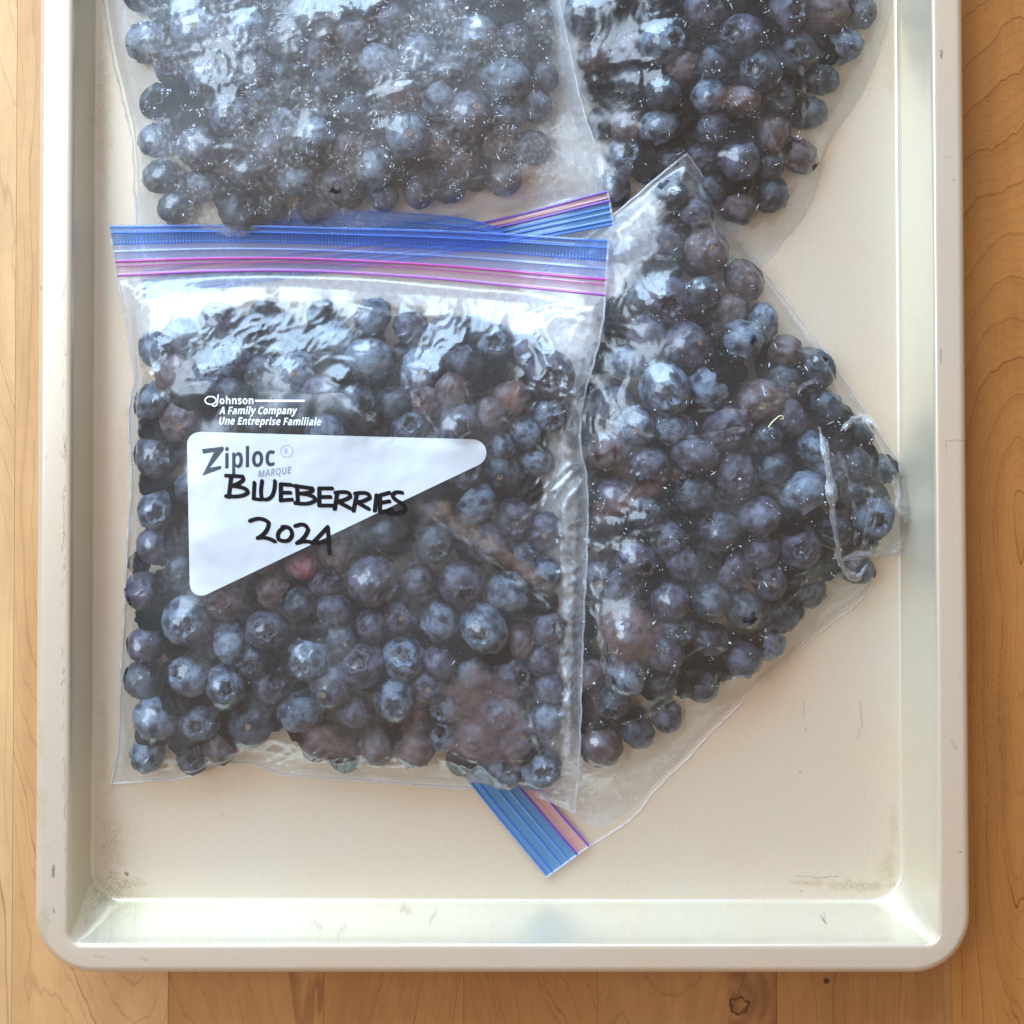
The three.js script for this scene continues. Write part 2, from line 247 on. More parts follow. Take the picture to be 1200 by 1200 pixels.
function skinShape(seed) {                                                     // pole +y is the crown, -y the stem end
  const r = rng(seed), open = 0.33 + r() * 0.12, deep = 0.24 + r() * 0.14, star = 0.07 + r() * 0.16, flat = 0.80 + r() * 0.1, lob = r() * 6, oval = 0.90 + r() * 0.2, rows = [];
  const th = []; for (let i = 0; i <= 18; i++) th.push(0.62 * i / 18); for (let i = 1; i <= 15; i++) th.push(0.62 + (2.85 - 0.62) * i / 15); for (let i = 1; i <= 5; i++) th.push(2.85 + (Math.PI - 2.85) * i / 5);
  const at = (t, p) => {
    let q = 1 + 0.045 * n3(Math.sin(t) * Math.cos(p) * 2.4 + seed * 3, Math.cos(t) * 2.4, Math.sin(t) * Math.sin(p) * 2.4) * sstep(t, 0.5, 0.9) + 0.045 * n3(Math.sin(t) * Math.cos(p) * 1.5 + seed, Math.cos(t) * 1.5, Math.sin(t) * Math.sin(p) * 1.5);
    const lo = open * (1 + star * Math.cos(5 * p + lob)), e = (t - lo - 0.03) / 0.07;
    const rim = Math.exp(-e * e) * (0.085 + 0.035 * Math.cos(5 * p + lob)), pit = 1 - sstep(t, lo * 0.62, lo + 0.01);
    q += rim - deep * pit + 0.05 * Math.exp(-Math.pow(t / 0.09, 2));
    q -= 0.07 * Math.exp(-Math.pow((Math.PI - t) / 0.22, 2));
    return V(q * Math.sin(t) * Math.cos(p) * oval, q * Math.cos(t) * flat, q * Math.sin(t) * Math.sin(p) / oval);
  };
  const n = 40, iC = 10;
  const mk = (a, b) => gridGeo(n, b - a, (u, v, i, j) => [at(Math.max(th[a + j], 0.001), u * 2 * Math.PI), u, th[a + j] / Math.PI], true);
  // normals of the two pieces come from the whole skin
  const whole = mk(0, th.length - 1), w = n + 1;
  const cut = (a, b) => { const g = new THREE.BufferGeometry(); for (const k of ['position', 'normal', 'uv']) { const s = whole.attributes[k].itemSize; g.setAttribute(k, new THREE.BufferAttribute(whole.attributes[k].array.slice(a * w * s, (b + 1) * w * s), s)); } const idx = []; for (let j = 0; j < b - a; j++) for (let i = 0; i < n; i++) { const k = j * w + i; idx.push(k, k + 1, k + w, k + 1, k + w + 1, k + w); } g.setIndex(idx); return g; };
  const nn = whole.attributes.normal; for (let i = 0; i < nn.count; i++) { const q = V(nn.getX(i), nn.getY(i), nn.getZ(i)), p = V().fromBufferAttribute(whole.attributes.position, i); if (q.dot(p) < -0.2) q.negate(); nn.setXYZ(i, q.x, q.y, q.z); }
  return { skin: cut(iC, th.length - 1), crown: cut(0, iC), whole, bottom: -flat * 0.93 };
}
const shapes = Array.from({ length: 9 }, (_, i) => skinShape(100 + i * 7));
const scarGeo = new THREE.LatheGeometry([[0.001, 0], [0.07, 0.012], [0.12, 0.03], [0.15, 0.045], [0.19, 0.03], [0.215, -0.01]].map(([x, y]) => new THREE.Vector2(x, y)), 18);

// ---------------------------------------------------------------- the bags
const bags = {
  a: {
    what: 'labelled bag', outline: {
      top: '138 325, 240 320, 350 319, 480 326, 600 337, 709 348', bottom: '131 918, 172 915, 215 911, 268 894, 300 896, 330 907, 420 914, 500 921, 560 924, 612 928, 650 941, 673 952',
      left: '138 325, 148 380, 155 420, 157 445, 151 485, 154 560, 150 620, 147 700, 141 800, 139 870, 131 918', right: '709 348, 704 390, 691 440, 683 470, 680 520, 687 560, 688 620, 685 700, 681 800, 678 900, 673 952' },
    content: '170 400, 205 372, 300 357, 450 354, 560 376, 640 396, 664 425, 660 470, 646 560, 650 640, 656 740, 652 850, 655 925, 600 918, 540 900, 500 905, 430 900, 372 893, 330 872, 270 884, 215 900, 155 900, 150 870, 147 790, 150 700, 150 640, 160 580, 170 520, 166 460',
    lift: 11, ramp: true, base: (px, py) => 2.2 + 5.5 * (1 - sstep(py, 330, 470)) + 14.5 * sstep(px, 600, 690) * lerp(0.7, 1, sstep(py, 300, 400)) * (1 - 0.6 * sstep(py, 880, 950)), fog: [0.03, 0.04, 0.25], crumple: (px, py) => Math.max(0.16 * sstep(470 - py, 0, 50) * sstep(py, 335, 370), sstep(px, 590, 640), 0.6 * sstep(py, 830, 880), 0.5 * sstep(195 - px, 0, 30)) * (1 - sstep(px, 225, 245) * sstep(590 - px, 0, 20) * sstep(py, 462, 480) * sstep(700 - py, 0, 20)),
    berries: `183 597 46 c d, 218 728 56 c d, 168 693 46 s d, 170 755 45 s p, 270 753 47 s d, 313 738 48 c d, 222 790 52 c d, 363 772 52 c d, 167 797 46 s d, 318 802 44 c d, 350 707 42 s d, 262 702 48 c b, 353 660 40 s r, 210 672 40 c d,
      182 535 52 c k, 213 495 50 t b, 179 470 46 s d, 180 640 44 s p, 420 480 56 c d, 480 500 46 c d, 538 500 54 c p, 645 440 58 c p, 588 553 46 t d, 603 608 47 c p, 584 526 42 s d, 557 590 50 s d, 507 637 48 c d, 437 680 60 c p, 452 622 52 s k, 490 677 40 s p, 540 683 52 c p,
      515 728 48 s d, 567 737 56 c d, 595 694 50 s d, 638 673 42 c d, 643 737 42 c p, 468 723 40 t p, 437 733 42 s p, 473 772 50 c d, 425 780 54 c p, 597 792 50 c p, 182 842 52 s d, 234 846 46 c d, 294 848 54 t d, 173 884 44 s d, 226 883 44 c p, 374 868 50 s b, 355 832 56 s d, 414 832 44 s d,
      463 818 52 c d, 521 827 38 c d, 634 901 46 c d, 560 862 56 s b, 640 842 46 s d, 485 876 50 s b, 430 420 58 s d, 482 385 46 s d, 270 420 50 c d, 345 436 50 t d, 580 402 46 c d, 212 392 44 s d, 392 396 50 s d, 600 466 46 s b, 545 425 50 s k, 270 462 44 s k, 320 690 44 s b, 613 650 40 s d, 395 648 44 t b`,
  },
  b: {
    what: 'slanted bag', outline: {
      top: '423 548, 505 700, 600 880, 650 943, 692 990', bottom: '805 180, 840 232, 872 285, 900 325, 935 370, 975 425, 1015 485, 1045 530, 1066 560, 1068 580, 1079 625',
      left: '423 548, 540 410, 620 330, 692 272, 735 238, 770 208, 805 180', right: '692 990, 740 958, 770 922, 805 888, 835 855, 900 792, 960 740, 1018 690, 1021 652, 1062 648, 1079 625' },
    content: '800 205, 830 245, 868 300, 905 350, 940 400, 985 455, 1026 505, 1048 560, 1050 610, 1036 640, 1022 660, 1000 680, 965 700, 940 738, 895 785, 855 812, 800 835, 765 878, 700 897, 672 880, 660 800, 662 640, 660 500, 690 420, 700 370, 730 325, 765 290, 772 235',
    lift: 12, base: (px, py) => 1.6 + 13 * (1 - sstep(Math.hypot(px - 760, py - 210), 20, 190)) * sstep(1400 - px - 1.25 * py, 200, 420) + 3 * (1 - sstep(Math.hypot(px - 810, py - 180), 30, 120)), fog: [0.022, 0.035, 0.28],
    berries: `955 432 50 c d, 967 478 46 s d, 1012 508 46 s k, 1003 545 44 s k, 1034 549 38 s d, 1022 605 54 c d, 843 443 48 s d, 888 470 54 t b, 863 557 50 c d, 907 548 44 s d, 813 578 50 s d, 890 605 50 s d, 940 577 54 s d, 843 622 50 s d, 937 640 50 c p, 893 645 44 s p, 953 523 42 s d, 1003 666 42 s k,
      815 532 52 s p, 853 500 54 c d, 833 703 48 s k, 913 720 46 s k, 870 712 48 s k, 948 692 42 s k, 733 423 46 s d, 780 457 60 c d, 722 473 46 s d, 713 527 56 s b, 760 602 44 c d, 762 545 44 s p, 747 657 48 c d, 697 680 46 t d, 783 633 44 s p, 735 745 56 s b, 785 705 50 s p, 827 293 56 t b, 872 328 48 t b, 893 378 46 s d,
      783 353 56 c p, 787 228 40 s d, 806 404 54 t p, 833 452 52 s d, 868 398 52 s d, 742 300 46 s d, 748 345 42 s k, 820 345 46 s d, 822 800 44 c k, 868 770 50 s p, 745 855 46 s k, 704 872 54 s b, 717 822 44 c k, 780 765 46 s p, 833 748 44 s k, 775 800 42 s k, 800 660 44 s p, 720 580 44 s p, 700 620 44 s b, 925 490 44 s p, 700 420 40 s k, 790 500 46 s d, 690 790 44 s b`,
  },
  c: {
    what: 'frosted bag', outline: {
      top: '118 -280, 300 -285, 480 -290, 610 -300', bottom: '165 318, 240 308, 400 290, 580 257, 712 223',
      left: '118 -280, 116 -120, 122 0, 131 60, 146 125, 155 165, 158 235, 165 318', right: '610 -300, 640 -100, 655 0, 668 62, 680 118, 690 150, 703 186, 712 223' },
    content: '150 -250, 152 0, 168 60, 165 120, 176 170, 190 220, 196 256, 260 262, 330 262, 430 250, 520 238, 595 220, 640 185, 650 120, 645 40, 632 -40, 610 -240, 400 -260',
    lift: 12, base: (px, py) => 1.4 + 9 * sstep(px, 590, 690) + 1.5 * sstep(py, 200, 300), fog: [0.09, 0.06, 0.22],
    berries: `173 50 54 s d, 230 38 62 t d, 292 36 54 s d, 243 92 50 s d, 335 92 46 c k, 270 136 50 c d, 235 175 56 s d, 294 200 52 c k, 182 165 44 s d, 190 207 46 s k, 240 216 44 s d, 205 243 44 s k, 560 45 52 c d, 525 10 46 c p, 478 157 54 t d, 515 118 48 s d, 540 187 44 t b, 445 75 52 s d, 590 95 60 s d, 440 196 50 s d, 412 130 46 t k, 370 160 46 s d, 345 210 46 s d, 300 80 44 c d, 490 60 46 s d, 385 100 48 s k, 600 45 46 s p, 395 215 44 s d`,
  },
  d: {
    what: 'far bag', outline: {
      top: '640 -280, 800 -285, 950 -290, 1082 -290', bottom: '600 420, 740 425, 850 410, 926 352',
      left: '640 -280, 630 0, 615 250, 600 420', right: '1082 -290, 1075 -120, 1052 0, 1041 42, 1025 90, 1002 130, 985 150, 966 185, 962 216, 950 246, 935 270, 920 286, 917 304, 920 330, 926 352' },
    content: '668 -250, 664 0, 672 60, 688 110, 700 170, 712 225, 715 262, 740 240, 805 205, 835 250, 868 262, 900 258, 915 225, 945 180, 955 145, 985 95, 1000 62, 1022 20, 1030 -60, 1035 -250, 850 -270',
    lift: 11, base: () => 0.9, fog: [0.02, 0.02, 0.22],
    berries: `823 12 50 c d, 868 43 54 c d, 922 13 50 c d, 967 12 56 t b, 1010 14 38 c d, 987 54 48 s d, 933 62 50 c k, 890 84 52 c d, 833 74 44 s d, 960 92 44 s k, 947 133 44 s k, 937 183 44 s b, 903 228 44 s k, 867 243 44 s b, 867 187 50 s p, 833 150 46 s p, 708 143 40 t r, 725 8 44 t r, 777 50 54 c d, 733 182 46 c d, 772 147 46 s d, 777 108 46 s d, 697 67 44 s b, 700 100 40 s k, 870 118 46 s b, 905 155 48 s b, 790 190 46 s k, 740 95 42 s k, 830 112 44 s d, 900 195 42 s k, 720 220 44 s k`,
  },
};
const toneKey = { d: 'dusty', k: 'dark', p: 'purple', r: 'red', b: 'brown' };
const all = [];
for (const [key, b] of Object.entries(bags)) {
  b.key = key;
  b.edge = Object.fromEntries(Object.entries(b.outline).map(([k, s]) => [k, curve(xy(s))]));
  b.poly = [...Array.from({ length: 60 }, (_, i) => b.edge.top(i / 60)), ...Array.from({ length: 60 }, (_, i) => b.edge.right(i / 60)), ...Array.from({ length: 60 }, (_, i) => b.edge.bottom(1 - i / 60)), ...Array.from({ length: 60 }, (_, i) => b.edge.left(1 - i / 60))];
  b.cont = xy(b.content);
  const r = rng(500 + key.charCodeAt(0)), list = [];
  const put = (px, py, d, type, tone, fixed) => {
    if (tone === 'd' && r() < { a: 0.3, b: 0.62, c: 0.2, d: 0.62 }[key]) tone = r() < 0.45 ? 'k' : 'p';
    const rad = d * 0.157, into = Math.max(0, (inside(b.cont, px, py) ? 1 : -1) * segDist(b.cont, px, py, true)) * 0.31 * (b.ramp ? lerp(0.45, 1, sstep(py, 370, 480)) : 1);
    const lift = b.lift * sstep(into, 2, 30) + (r() - 0.5) * 2.6 * sstep(into, 0, 14), y = (b.base(px, py) * 0.75 + rad * 0.93 + Math.max(0, lift)) * MM, p = P(px, py, y);
    list.push({ bag: key, px, py, rad, type, tone: toneKey[tone], p, lift, fixed });
  };
  for (const s of b.berries.split(',')) { const [px, py, d, t, c] = s.trim().split(/\s+/); put(+px, +py, +d, t, c, true); }
  const x0 = Math.min(...b.cont.map((q) => q[0])), x1 = Math.max(...b.cont.map((q) => q[0])), y0 = Math.min(...b.cont.map((q) => q[1])), y1 = Math.max(...b.cont.map((q) => q[1]));
  for (let i = 0; i < 9000; i++) {
    const px = lerp(x0, x1, r()), py = lerp(y0, y1, r()), d = (i < 5000 ? 47 : 41) + (r() - 0.5) * 11, k = i < 4000 ? 0.43 : i < 7000 ? 0.375 : 0.335;
    if (!inside(b.cont, px, py) || segDist(b.cont, px, py, true) < d * 0.26) continue;
    if (list.some((o) => Math.hypot(o.px - px, o.py - py) < k * (d + o.rad / 0.157))) continue;
    put(px, py, d, 'ccsst'[Math.floor(r() * 5)], 'ddddkkppb'[Math.floor(r() * 9)]);
  }
  // the layer underneath
  const low = [];
  for (let i = 0; i < 6000; i++) {
    const px = lerp(x0, x1, r()), py = lerp(y0, y1, r());
    if (!inside(b.cont, px, py) || segDist(b.cont, px, py, true) < 26 || low.some((o) => Math.hypot(o.px - px, o.py - py) < 39)) continue;
    low.push({ px, py, rad: 6.6 + r() * 0.6, p: P(px, py, (b.base(px, py) * 0.5 + 7.2) * MM) });
  }
  b.low = low; b.list = list; all.push(...list);
}

// the draped film: a membrane over the berries, worked out on a grid of 0.8 mm
const CELL = 0.0008;
const creases = {   // rows: pixels of a fold line, its rise in mm at the end
  a: ['640 400, 655 470, 648 560, 655 650, 668 760, 672 880 : 2.4', '690 440, 660 500, 640 560, 600 600 : 2.2', '560 462, 610 500, 640 530 : 2.0', '175 380, 195 440, 215 470 : 2.0', '160 340, 330 350, 470 365, 640 370 : 2.6', '365 425, 400 455, 440 480 : 2.2', '470 430, 490 465, 515 500 : 2.4', '590 660, 640 700, 660 790 : 2.0', '500 585, 560 630, 640 690 : 2.0', '520 870, 580 915, 640 930 : 2.2', '610 800, 622 850, 640 890 : 2.2', '280 880, 330 868, 390 900 : 2.0', '640 470, 633 510, 628 530 : 2.6', '300 400, 380 410, 430 380 : 2.6', '180 370, 260 400, 330 400 : 2.4'],
  b: ['700 640, 690 700, 700 780 : 1.6', '850 660, 910 668, 985 662 : 2.6', '962 520, 976 570, 984 655 : 5.0', '985 500, 1010 480, 1030 500 : 3.5', '984 655, 1005 640, 1074 624 : 4.0', '1052 575, 1058 600, 1074 622 : 3.5', '1000 560, 994 600, 990 645 : 3.0', '1030 520, 1055 560, 1062 590 : 2.5', '800 470, 860 470, 940 440 : 1.8', '755 790, 800 740, 850 745 : 2.2', '720 830, 770 815, 820 820 : 2.2', '690 320, 730 305, 780 300 : 2.6', '745 270, 800 262, 845 258 : 2.0', '720 280, 770 240, 800 200 : 2.4', '1000 640, 1040 640, 1072 625 : 2.2', '990 560, 1010 570, 990 640 : 2.6', '690 480, 760 500, 850 490 : 1.6', '760 600, 720 612, 690 630 : 1.8'],
  c: ['360 40, 400 30, 450 10, 480 -10 : 4.2', '350 60, 410 45, 460 28 : 4.0', '640 170, 665 190, 700 205 : 2.6', '470 80, 520 90, 560 70 : 2.2', '175 120, 190 90, 180 40 : 2.0', '655 30, 660 110, 690 200 : 2.2', '520 215, 600 205, 690 205 : 2.6', '160 0, 190 20, 240 10 : 2.4', '250 60, 330 60, 360 40 : 2.4'],
  d: ['910 60, 925 110, 925 170 : 2.4', '830 130, 870 120, 900 130 : 1.8', '890 230, 920 215, 950 200 : 2.2', '920 265, 945 240, 960 200 : 1.8', '990 30, 1005 10, 1010 -20 : 2.2', '880 150, 905 190, 930 200 : 1.8'],
};
const bubbles = {   // pixel centre, half axes, turn, rise in mm
  a: '640 385 50 20 8 2.6, 655 600 26 80 4 2.0, 660 800 16 90 0 2.2, 330 885 50 16 -10 2, 575 890 60 20 15 2.4', b: '720 282 70 44 -38 4.0, 800 235 30 24 20 3, 728 348 56 34 -12 3.6, 990 590 20 60 8 3, 800 690 60 18 5 2',
  c: '405 40 75 34 -24 6.0, 190 60 30 50 10 3, 300 100 60 26 -8 2.6, 500 100 60 28 -14 2.8, 590 215 90 18 -12 2.4, 655 130 18 70 -14 2.4', d: '690 60 16 60 0 2.4, 930 160 20 60 10 2.2, 850 120 50 18 5 1.8',
};
function solveFilm(b) {
  let x0 = 1e9, x1 = -1e9, z0 = 1e9, z1 = -1e9;
  for (const [px, py] of b.poly) { const p = P(px, py, b.base(px, py) * MM); x0 = Math.min(x0, p.x); x1 = Math.max(x1, p.x); z0 = Math.min(z0, p.z); z1 = Math.max(z1, p.z); }
  x0 -= 0.006; z0 -= 0.006; x1 += 0.006; z1 += 0.006;
  const nx = Math.ceil((x1 - x0) / CELL), nz = Math.ceil((z1 - z0) / CELL), N = nx * nz, obs = new Float32Array(N), fix = new Uint8Array(N), h = new Float32Array(N), pol = b.poly;
  const pix = [];
  for (let j = 0; j < nz; j++) for (let i = 0; i < nx; i++) {
    const k = j * nx + i, x = x0 + i * CELL, z = z0 + j * CELL, [px, py] = Q(V(x, 0.003, z)), y = b.base(px, py) * MM;
    obs[k] = y; if (!inside(pol, px, py) || i === 0 || j === 0 || i === nx - 1 || j === nz - 1) fix[k] = 1;
    pix.push(px, py);
  }
  for (const s of [...b.list, ...b.low]) {
    const R = s.rad * MM * 0.985, ci = (s.p.x - x0) / CELL, cj = (s.p.z - z0) / CELL, w = Math.ceil(R / CELL);
    for (let j = Math.max(1, Math.floor(cj - w)); j <= Math.min(nz - 2, cj + w + 1); j++) for (let i = Math.max(1, Math.floor(ci - w)); i <= Math.min(nx - 2, ci + w + 1); i++) {
      const d2 = ((i - ci) ** 2 + (j - cj) ** 2) * CELL * CELL; if (d2 < R * R) { const k = j * nx + i, y = s.p.y + Math.sqrt(R * R - d2) * 0.93 + 0.0004; if (!fix[k] && y > obs[k]) obs[k] = y; }
    }
  }
  const relax = (its, sag) => {
    for (let t = 0; t < its; t++) {
      for (let j = 1; j < nz - 1; j++) for (let i = 1; i < nx - 1; i++) {
        const k = j * nx + i; if (fix[k]) continue;
        const a = (h[k - 1] + h[k + 1] + h[k - nx] + h[k + nx]) * 0.25 - sag; let y = h[k] + 1.72 * (a - h[k]); h[k] = y > obs[k] ? y : obs[k];
      }
    }
  };
  h.set(obs); relax(170, 2.6e-6);
  const H = (x, z) => { const fi = clamp((x - x0) / CELL, 0, nx - 1.001), fj = clamp((z - z0) / CELL, 0, nz - 1.001), i = Math.floor(fi), j = Math.floor(fj), a = fi - i, c = fj - j, k = j * nx + i; return (h[k] * (1 - a) + h[k + 1] * a) * (1 - c) + (h[k + nx] * (1 - a) + h[k + nx + 1] * a) * c; };
  // folds stand up as tent lines
  for (const row of creases[b.key]) {
    const [pts, rise] = row.split(':'), c = curve(xy(pts)), up = Number(rise) * MM, steps = 260;
    for (let s = 0; s <= steps; s++) {
      const q = c(s / steps), w = P(q[0] + 3 * n2(s * 0.03, up * 9000), q[1] + 3 * n2(s * 0.03 + 50, up * 9000), 0.02), i = Math.round((w.x - x0) / CELL), j = Math.round((w.z - z0) / CELL);
      if (i < 1 || j < 1 || i > nx - 2 || j > nz - 2) continue;
      const k = j * nx + i; if (!fix[k]) obs[k] = Math.max(obs[k], h[k] + up * Math.sin(Math.PI * clamp(s / steps, 0.04, 0.96)) * (0.75 + 0.25 * n2(s * 0.08, 7)));
    }
  }
  for (const row of (bubbles[b.key] ?? '').split(',')) {                        // trapped air
    if (!row.trim()) continue;
    const [bx, by, rx, ry, deg, hi] = row.trim().split(' ').map(Number), c = Math.cos(deg * Math.PI / 180), s = Math.sin(deg * Math.PI / 180);
    for (let k = 0; k < N; k++) { const dx = pix[2 * k] - bx, dy = pix[2 * k + 1] - by, e = ((dx * c + dy * s) / rx) ** 2 + ((dy * c - dx * s) / ry) ** 2 + 0.25 * n2(dx * 0.03, dy * 0.03 + bx); if (e < 1 && !fix[k]) obs[k] = Math.max(obs[k], h[k] + hi * MM * (1 - e)); }
  }
  if (b.ramp) for (let k = 0; k < N; k++) {                                      // the slack film climbs from the zip to the fruit
    const px = pix[2 * k], py = pix[2 * k + 1]; if (fix[k] || px < 150 || px > 695 || py < 326 || py > 470) continue;
    const w = fbm2(px * 0.011 + 4, py * 0.02, 3), y = (8 + 0.19 * (py - 332) * (0.98 + 0.22 * w)) * (0.62 + 0.38 * sstep(w + 0.4 * n2(px * 0.03, py * 0.035 + 5), -0.2, 0.08)) * sstep(px, 150, 185) * (1 - sstep(px, 655, 695));
    if (y < 23.5 + 9 * fbm2(px * 0.016 + 20, 3.3, 2) + 4 * w) obs[k] = Math.max(obs[k], y * MM);
  }
  const lab = b.key === 'a' && xy('205 440, 425 440, 440 500, 600 508, 600 560, 400 655, 240 715, 210 700'), inLab = new Float32Array(N), lift0 = [];
  if (lab) {                                                                   // the film is smooth and a little raised under the printed panel
    for (let k = 0; k < N; k++) if (inside(lab, pix[2 * k], pix[2 * k + 1])) { let s = 0, n = 0; const i = k % nx, j = (k / nx) | 0; inLab[k] = sstep(segDist(lab, pix[2 * k], pix[2 * k + 1], true), 0, 14); for (let dj = -12; dj <= 12; dj += 3) for (let di = -12; di <= 12; di += 3) { const q = (j + dj) * nx + i + di; if (q > 0 && q < N) { s += h[q]; n++; } } lift0.push(k, s / n + 0.0012); }
    for (let i = 0; i < lift0.length; i += 2) obs[lift0[i]] = Math.max(obs[lift0[i]], lerp(h[lift0[i]], lift0[i + 1], inLab[lift0[i]]));
  }
  relax(60, 2.6e-6);
  for (let t = 0; t < 22 && lab; t++) for (let k = nx; k < N - nx; k++) if (inLab[k] > 0) h[k] += inLab[k] * 0.8 * ((h[k - 1] + h[k + 1] + h[k - nx] + h[k + nx]) / 4 - h[k]);
  if (lab) for (let k = 0; k < N; k++) if (inLab[k] > 0) { const X = k % nx, Z = (k / nx) | 0; h[k] += inLab[k] * (0.0005 * n2(X * 0.022, Z * 0.025 + 9) + 0.0001 * n2(X * 0.09, Z * 0.08) + 0.0007); }
  // fine crinkles of the stiff film
  const out = new Float32Array(h);
  for (let k = 0; k < N; k++) if (!fix[k]) {
    const i = k % nx, j = (k / nx) | 0, X = i * 0.8, Z = j * 0.8, m = 0.35 + 0.65 * sstep(fbm2(X * 0.02 + 7, Z * 0.02, 3), -0.15, 0.35);
    const cr = b.crumple ? b.crumple(pix[2 * k], pix[2 * k + 1]) : 0.12 + 0.45 * n2(X * 0.02 + 3, Z * 0.02), r3 = 1 - Math.abs(n2(X * 0.042 + 1.2 * n2(X * 0.02, Z * 0.03 + 8), Z * 0.065 + 4)), r4 = Math.abs(n2(X * 0.09 + 30, Z * 0.06 + n2(X * 0.05, Z * 0.04)));
    const r1 = 1 - Math.abs(n2(X * 0.075 + 3 * n2(X * 0.03, Z * 0.03), Z * 0.05)), r2 = 1 - Math.abs(n2(X * 0.16 + 60, Z * 0.19 + 2 * n2(X * 0.05, Z * 0.05)));
    out[k] = h[k] + (1 - inLab[k]) * Math.max(0, cr) * (0.0016 * r3 * r3 + 0.0006 * (1 - r4) * (1 - r4)) + (1 - 0.85 * inLab[k]) * m * (0.00042 * r1 * r1 + 0.0002 * r2 * r2);
  }
  h.set(out);
  b.H = H;
  for (const o of [...b.list, ...b.low]) {                                     // fruit is pressed down where the stiff printed panel lies flat
    let over = 0; const press = lab && inside(lab, o.px, o.py) ? 1.08 : 0.99;
    for (let a = 0; a < 25; a++) { const e = (a % 5 - 2) * 0.42, f = (Math.floor(a / 5) - 2) * 0.42, q = e * e + f * f; if (q < 1) over = Math.max(over, o.p.y + Math.sqrt(1 - q) * o.rad * MM * press - b.H(o.p.x + e * o.rad * MM, o.p.z + f * o.rad * MM)); }
    if (over > -0.0001) o.p.y -= over + 0.0003;
  }
}
for (const b of Object.values(bags)) solveFilm(b);

// the film where a picture place is: the height is found by stepping along the line of sight
function onFilm(b, px, py, up = 0) { let y = 0.015, p; for (let i = 0; i < 5; i++) { p = P(px, py, y); y = b.H(p.x, p.z); } p = P(px, py, y); p.y += up; return p; }

// clouding of the film: patches of condensation and rime, whitened fold lines, fogged empty skirts
function hazeMap(b, seed) {
  const lines = creases[b.key].map((r) => xy(r.split(':')[0])).map((p) => { const c = curve(p), l = Array.from({ length: 24 }, (_, i) => c(i / 23)); l.x0 = Math.min(...l.map((q) => q[0])) - 8; l.x1 = Math.max(...l.map((q) => q[0])) + 8; l.y0 = Math.min(...l.map((q) => q[1])) - 8; l.y1 = Math.max(...l.map((q) => q[1])) + 8; return l; }), N = 340, fog = b.fog;
  return dataTex(N, N, (u, v) => {
    const [px, py] = coons(b, u, v), edge = (inside(b.cont, px, py) ? 1 : -1) * segDist(b.cont, px, py, true) + 9 * fbm2(px * 0.03, py * 0.03 + seed, 3);
    const w = fbm2(px * 0.0085 + seed, py * 0.0085, 4), f = fbm2(px * 0.09, py * 0.09 + seed, 3), g = n2(px * 0.5, py * 0.5);
    let k = fog[0] + fog[1] * sstep(w + 0.25 * f, -0.05, 0.42) * (0.75 + 0.5 * f) + 0.012 * g;
    k = Math.max(k, fog[2] * sstep(-edge, 0, 6) * (0.8 + 0.45 * f + 0.3 * w));
    if (b.key === 'c') k += 0.13 * sstep(fbm2(px * 0.11 + 3, py * 0.11, 3), 0.12, 0.4) * sstep(w, -0.25, 0.3);
    for (const l of lines) { if (px < l.x0 || px > l.x1 || py < l.y0 || py > l.y1) continue; const d = segDist(l, px, py, false) + 2.4 * n2(px * 0.05, py * 0.05); if (d < 6) k += 0.22 * (1 - sstep(Math.abs(d), 0.3, 2.2)) * clamp(0.45 + 0.9 * fbm2(px * 0.06 + 5, py * 0.06, 2), 0, 1); }
    const t = clamp(1 - k, 0.35, 1); return [t, t, t];
  });
}
const film = (t, map) => phys({ color: rgb(0.93, 0.945, 0.96), transmission: t, thickness: 0, roughness: 0.2, ior: 1.7, transmissionMap: map ?? null, side: THREE.DoubleSide });
const foldFilm = phys({ color: rgb(0.93, 0.945, 0.96), transmission: 0.84, thickness: 0, roughness: 0.18, ior: 1.75, side: THREE.DoubleSide });
const seamMat = phys({ color: rgb(0.95, 0.96, 0.98), transmission: 0.8, thickness: 0, roughness: 0.2, ior: 1.7, side: THREE.DoubleSide });
const backFilm = phys({ color: rgb(0.97, 0.975, 0.98), transmission: 0.95, thickness: 0, roughness: 0.15, ior: 1.5, side: THREE.DoubleSide });

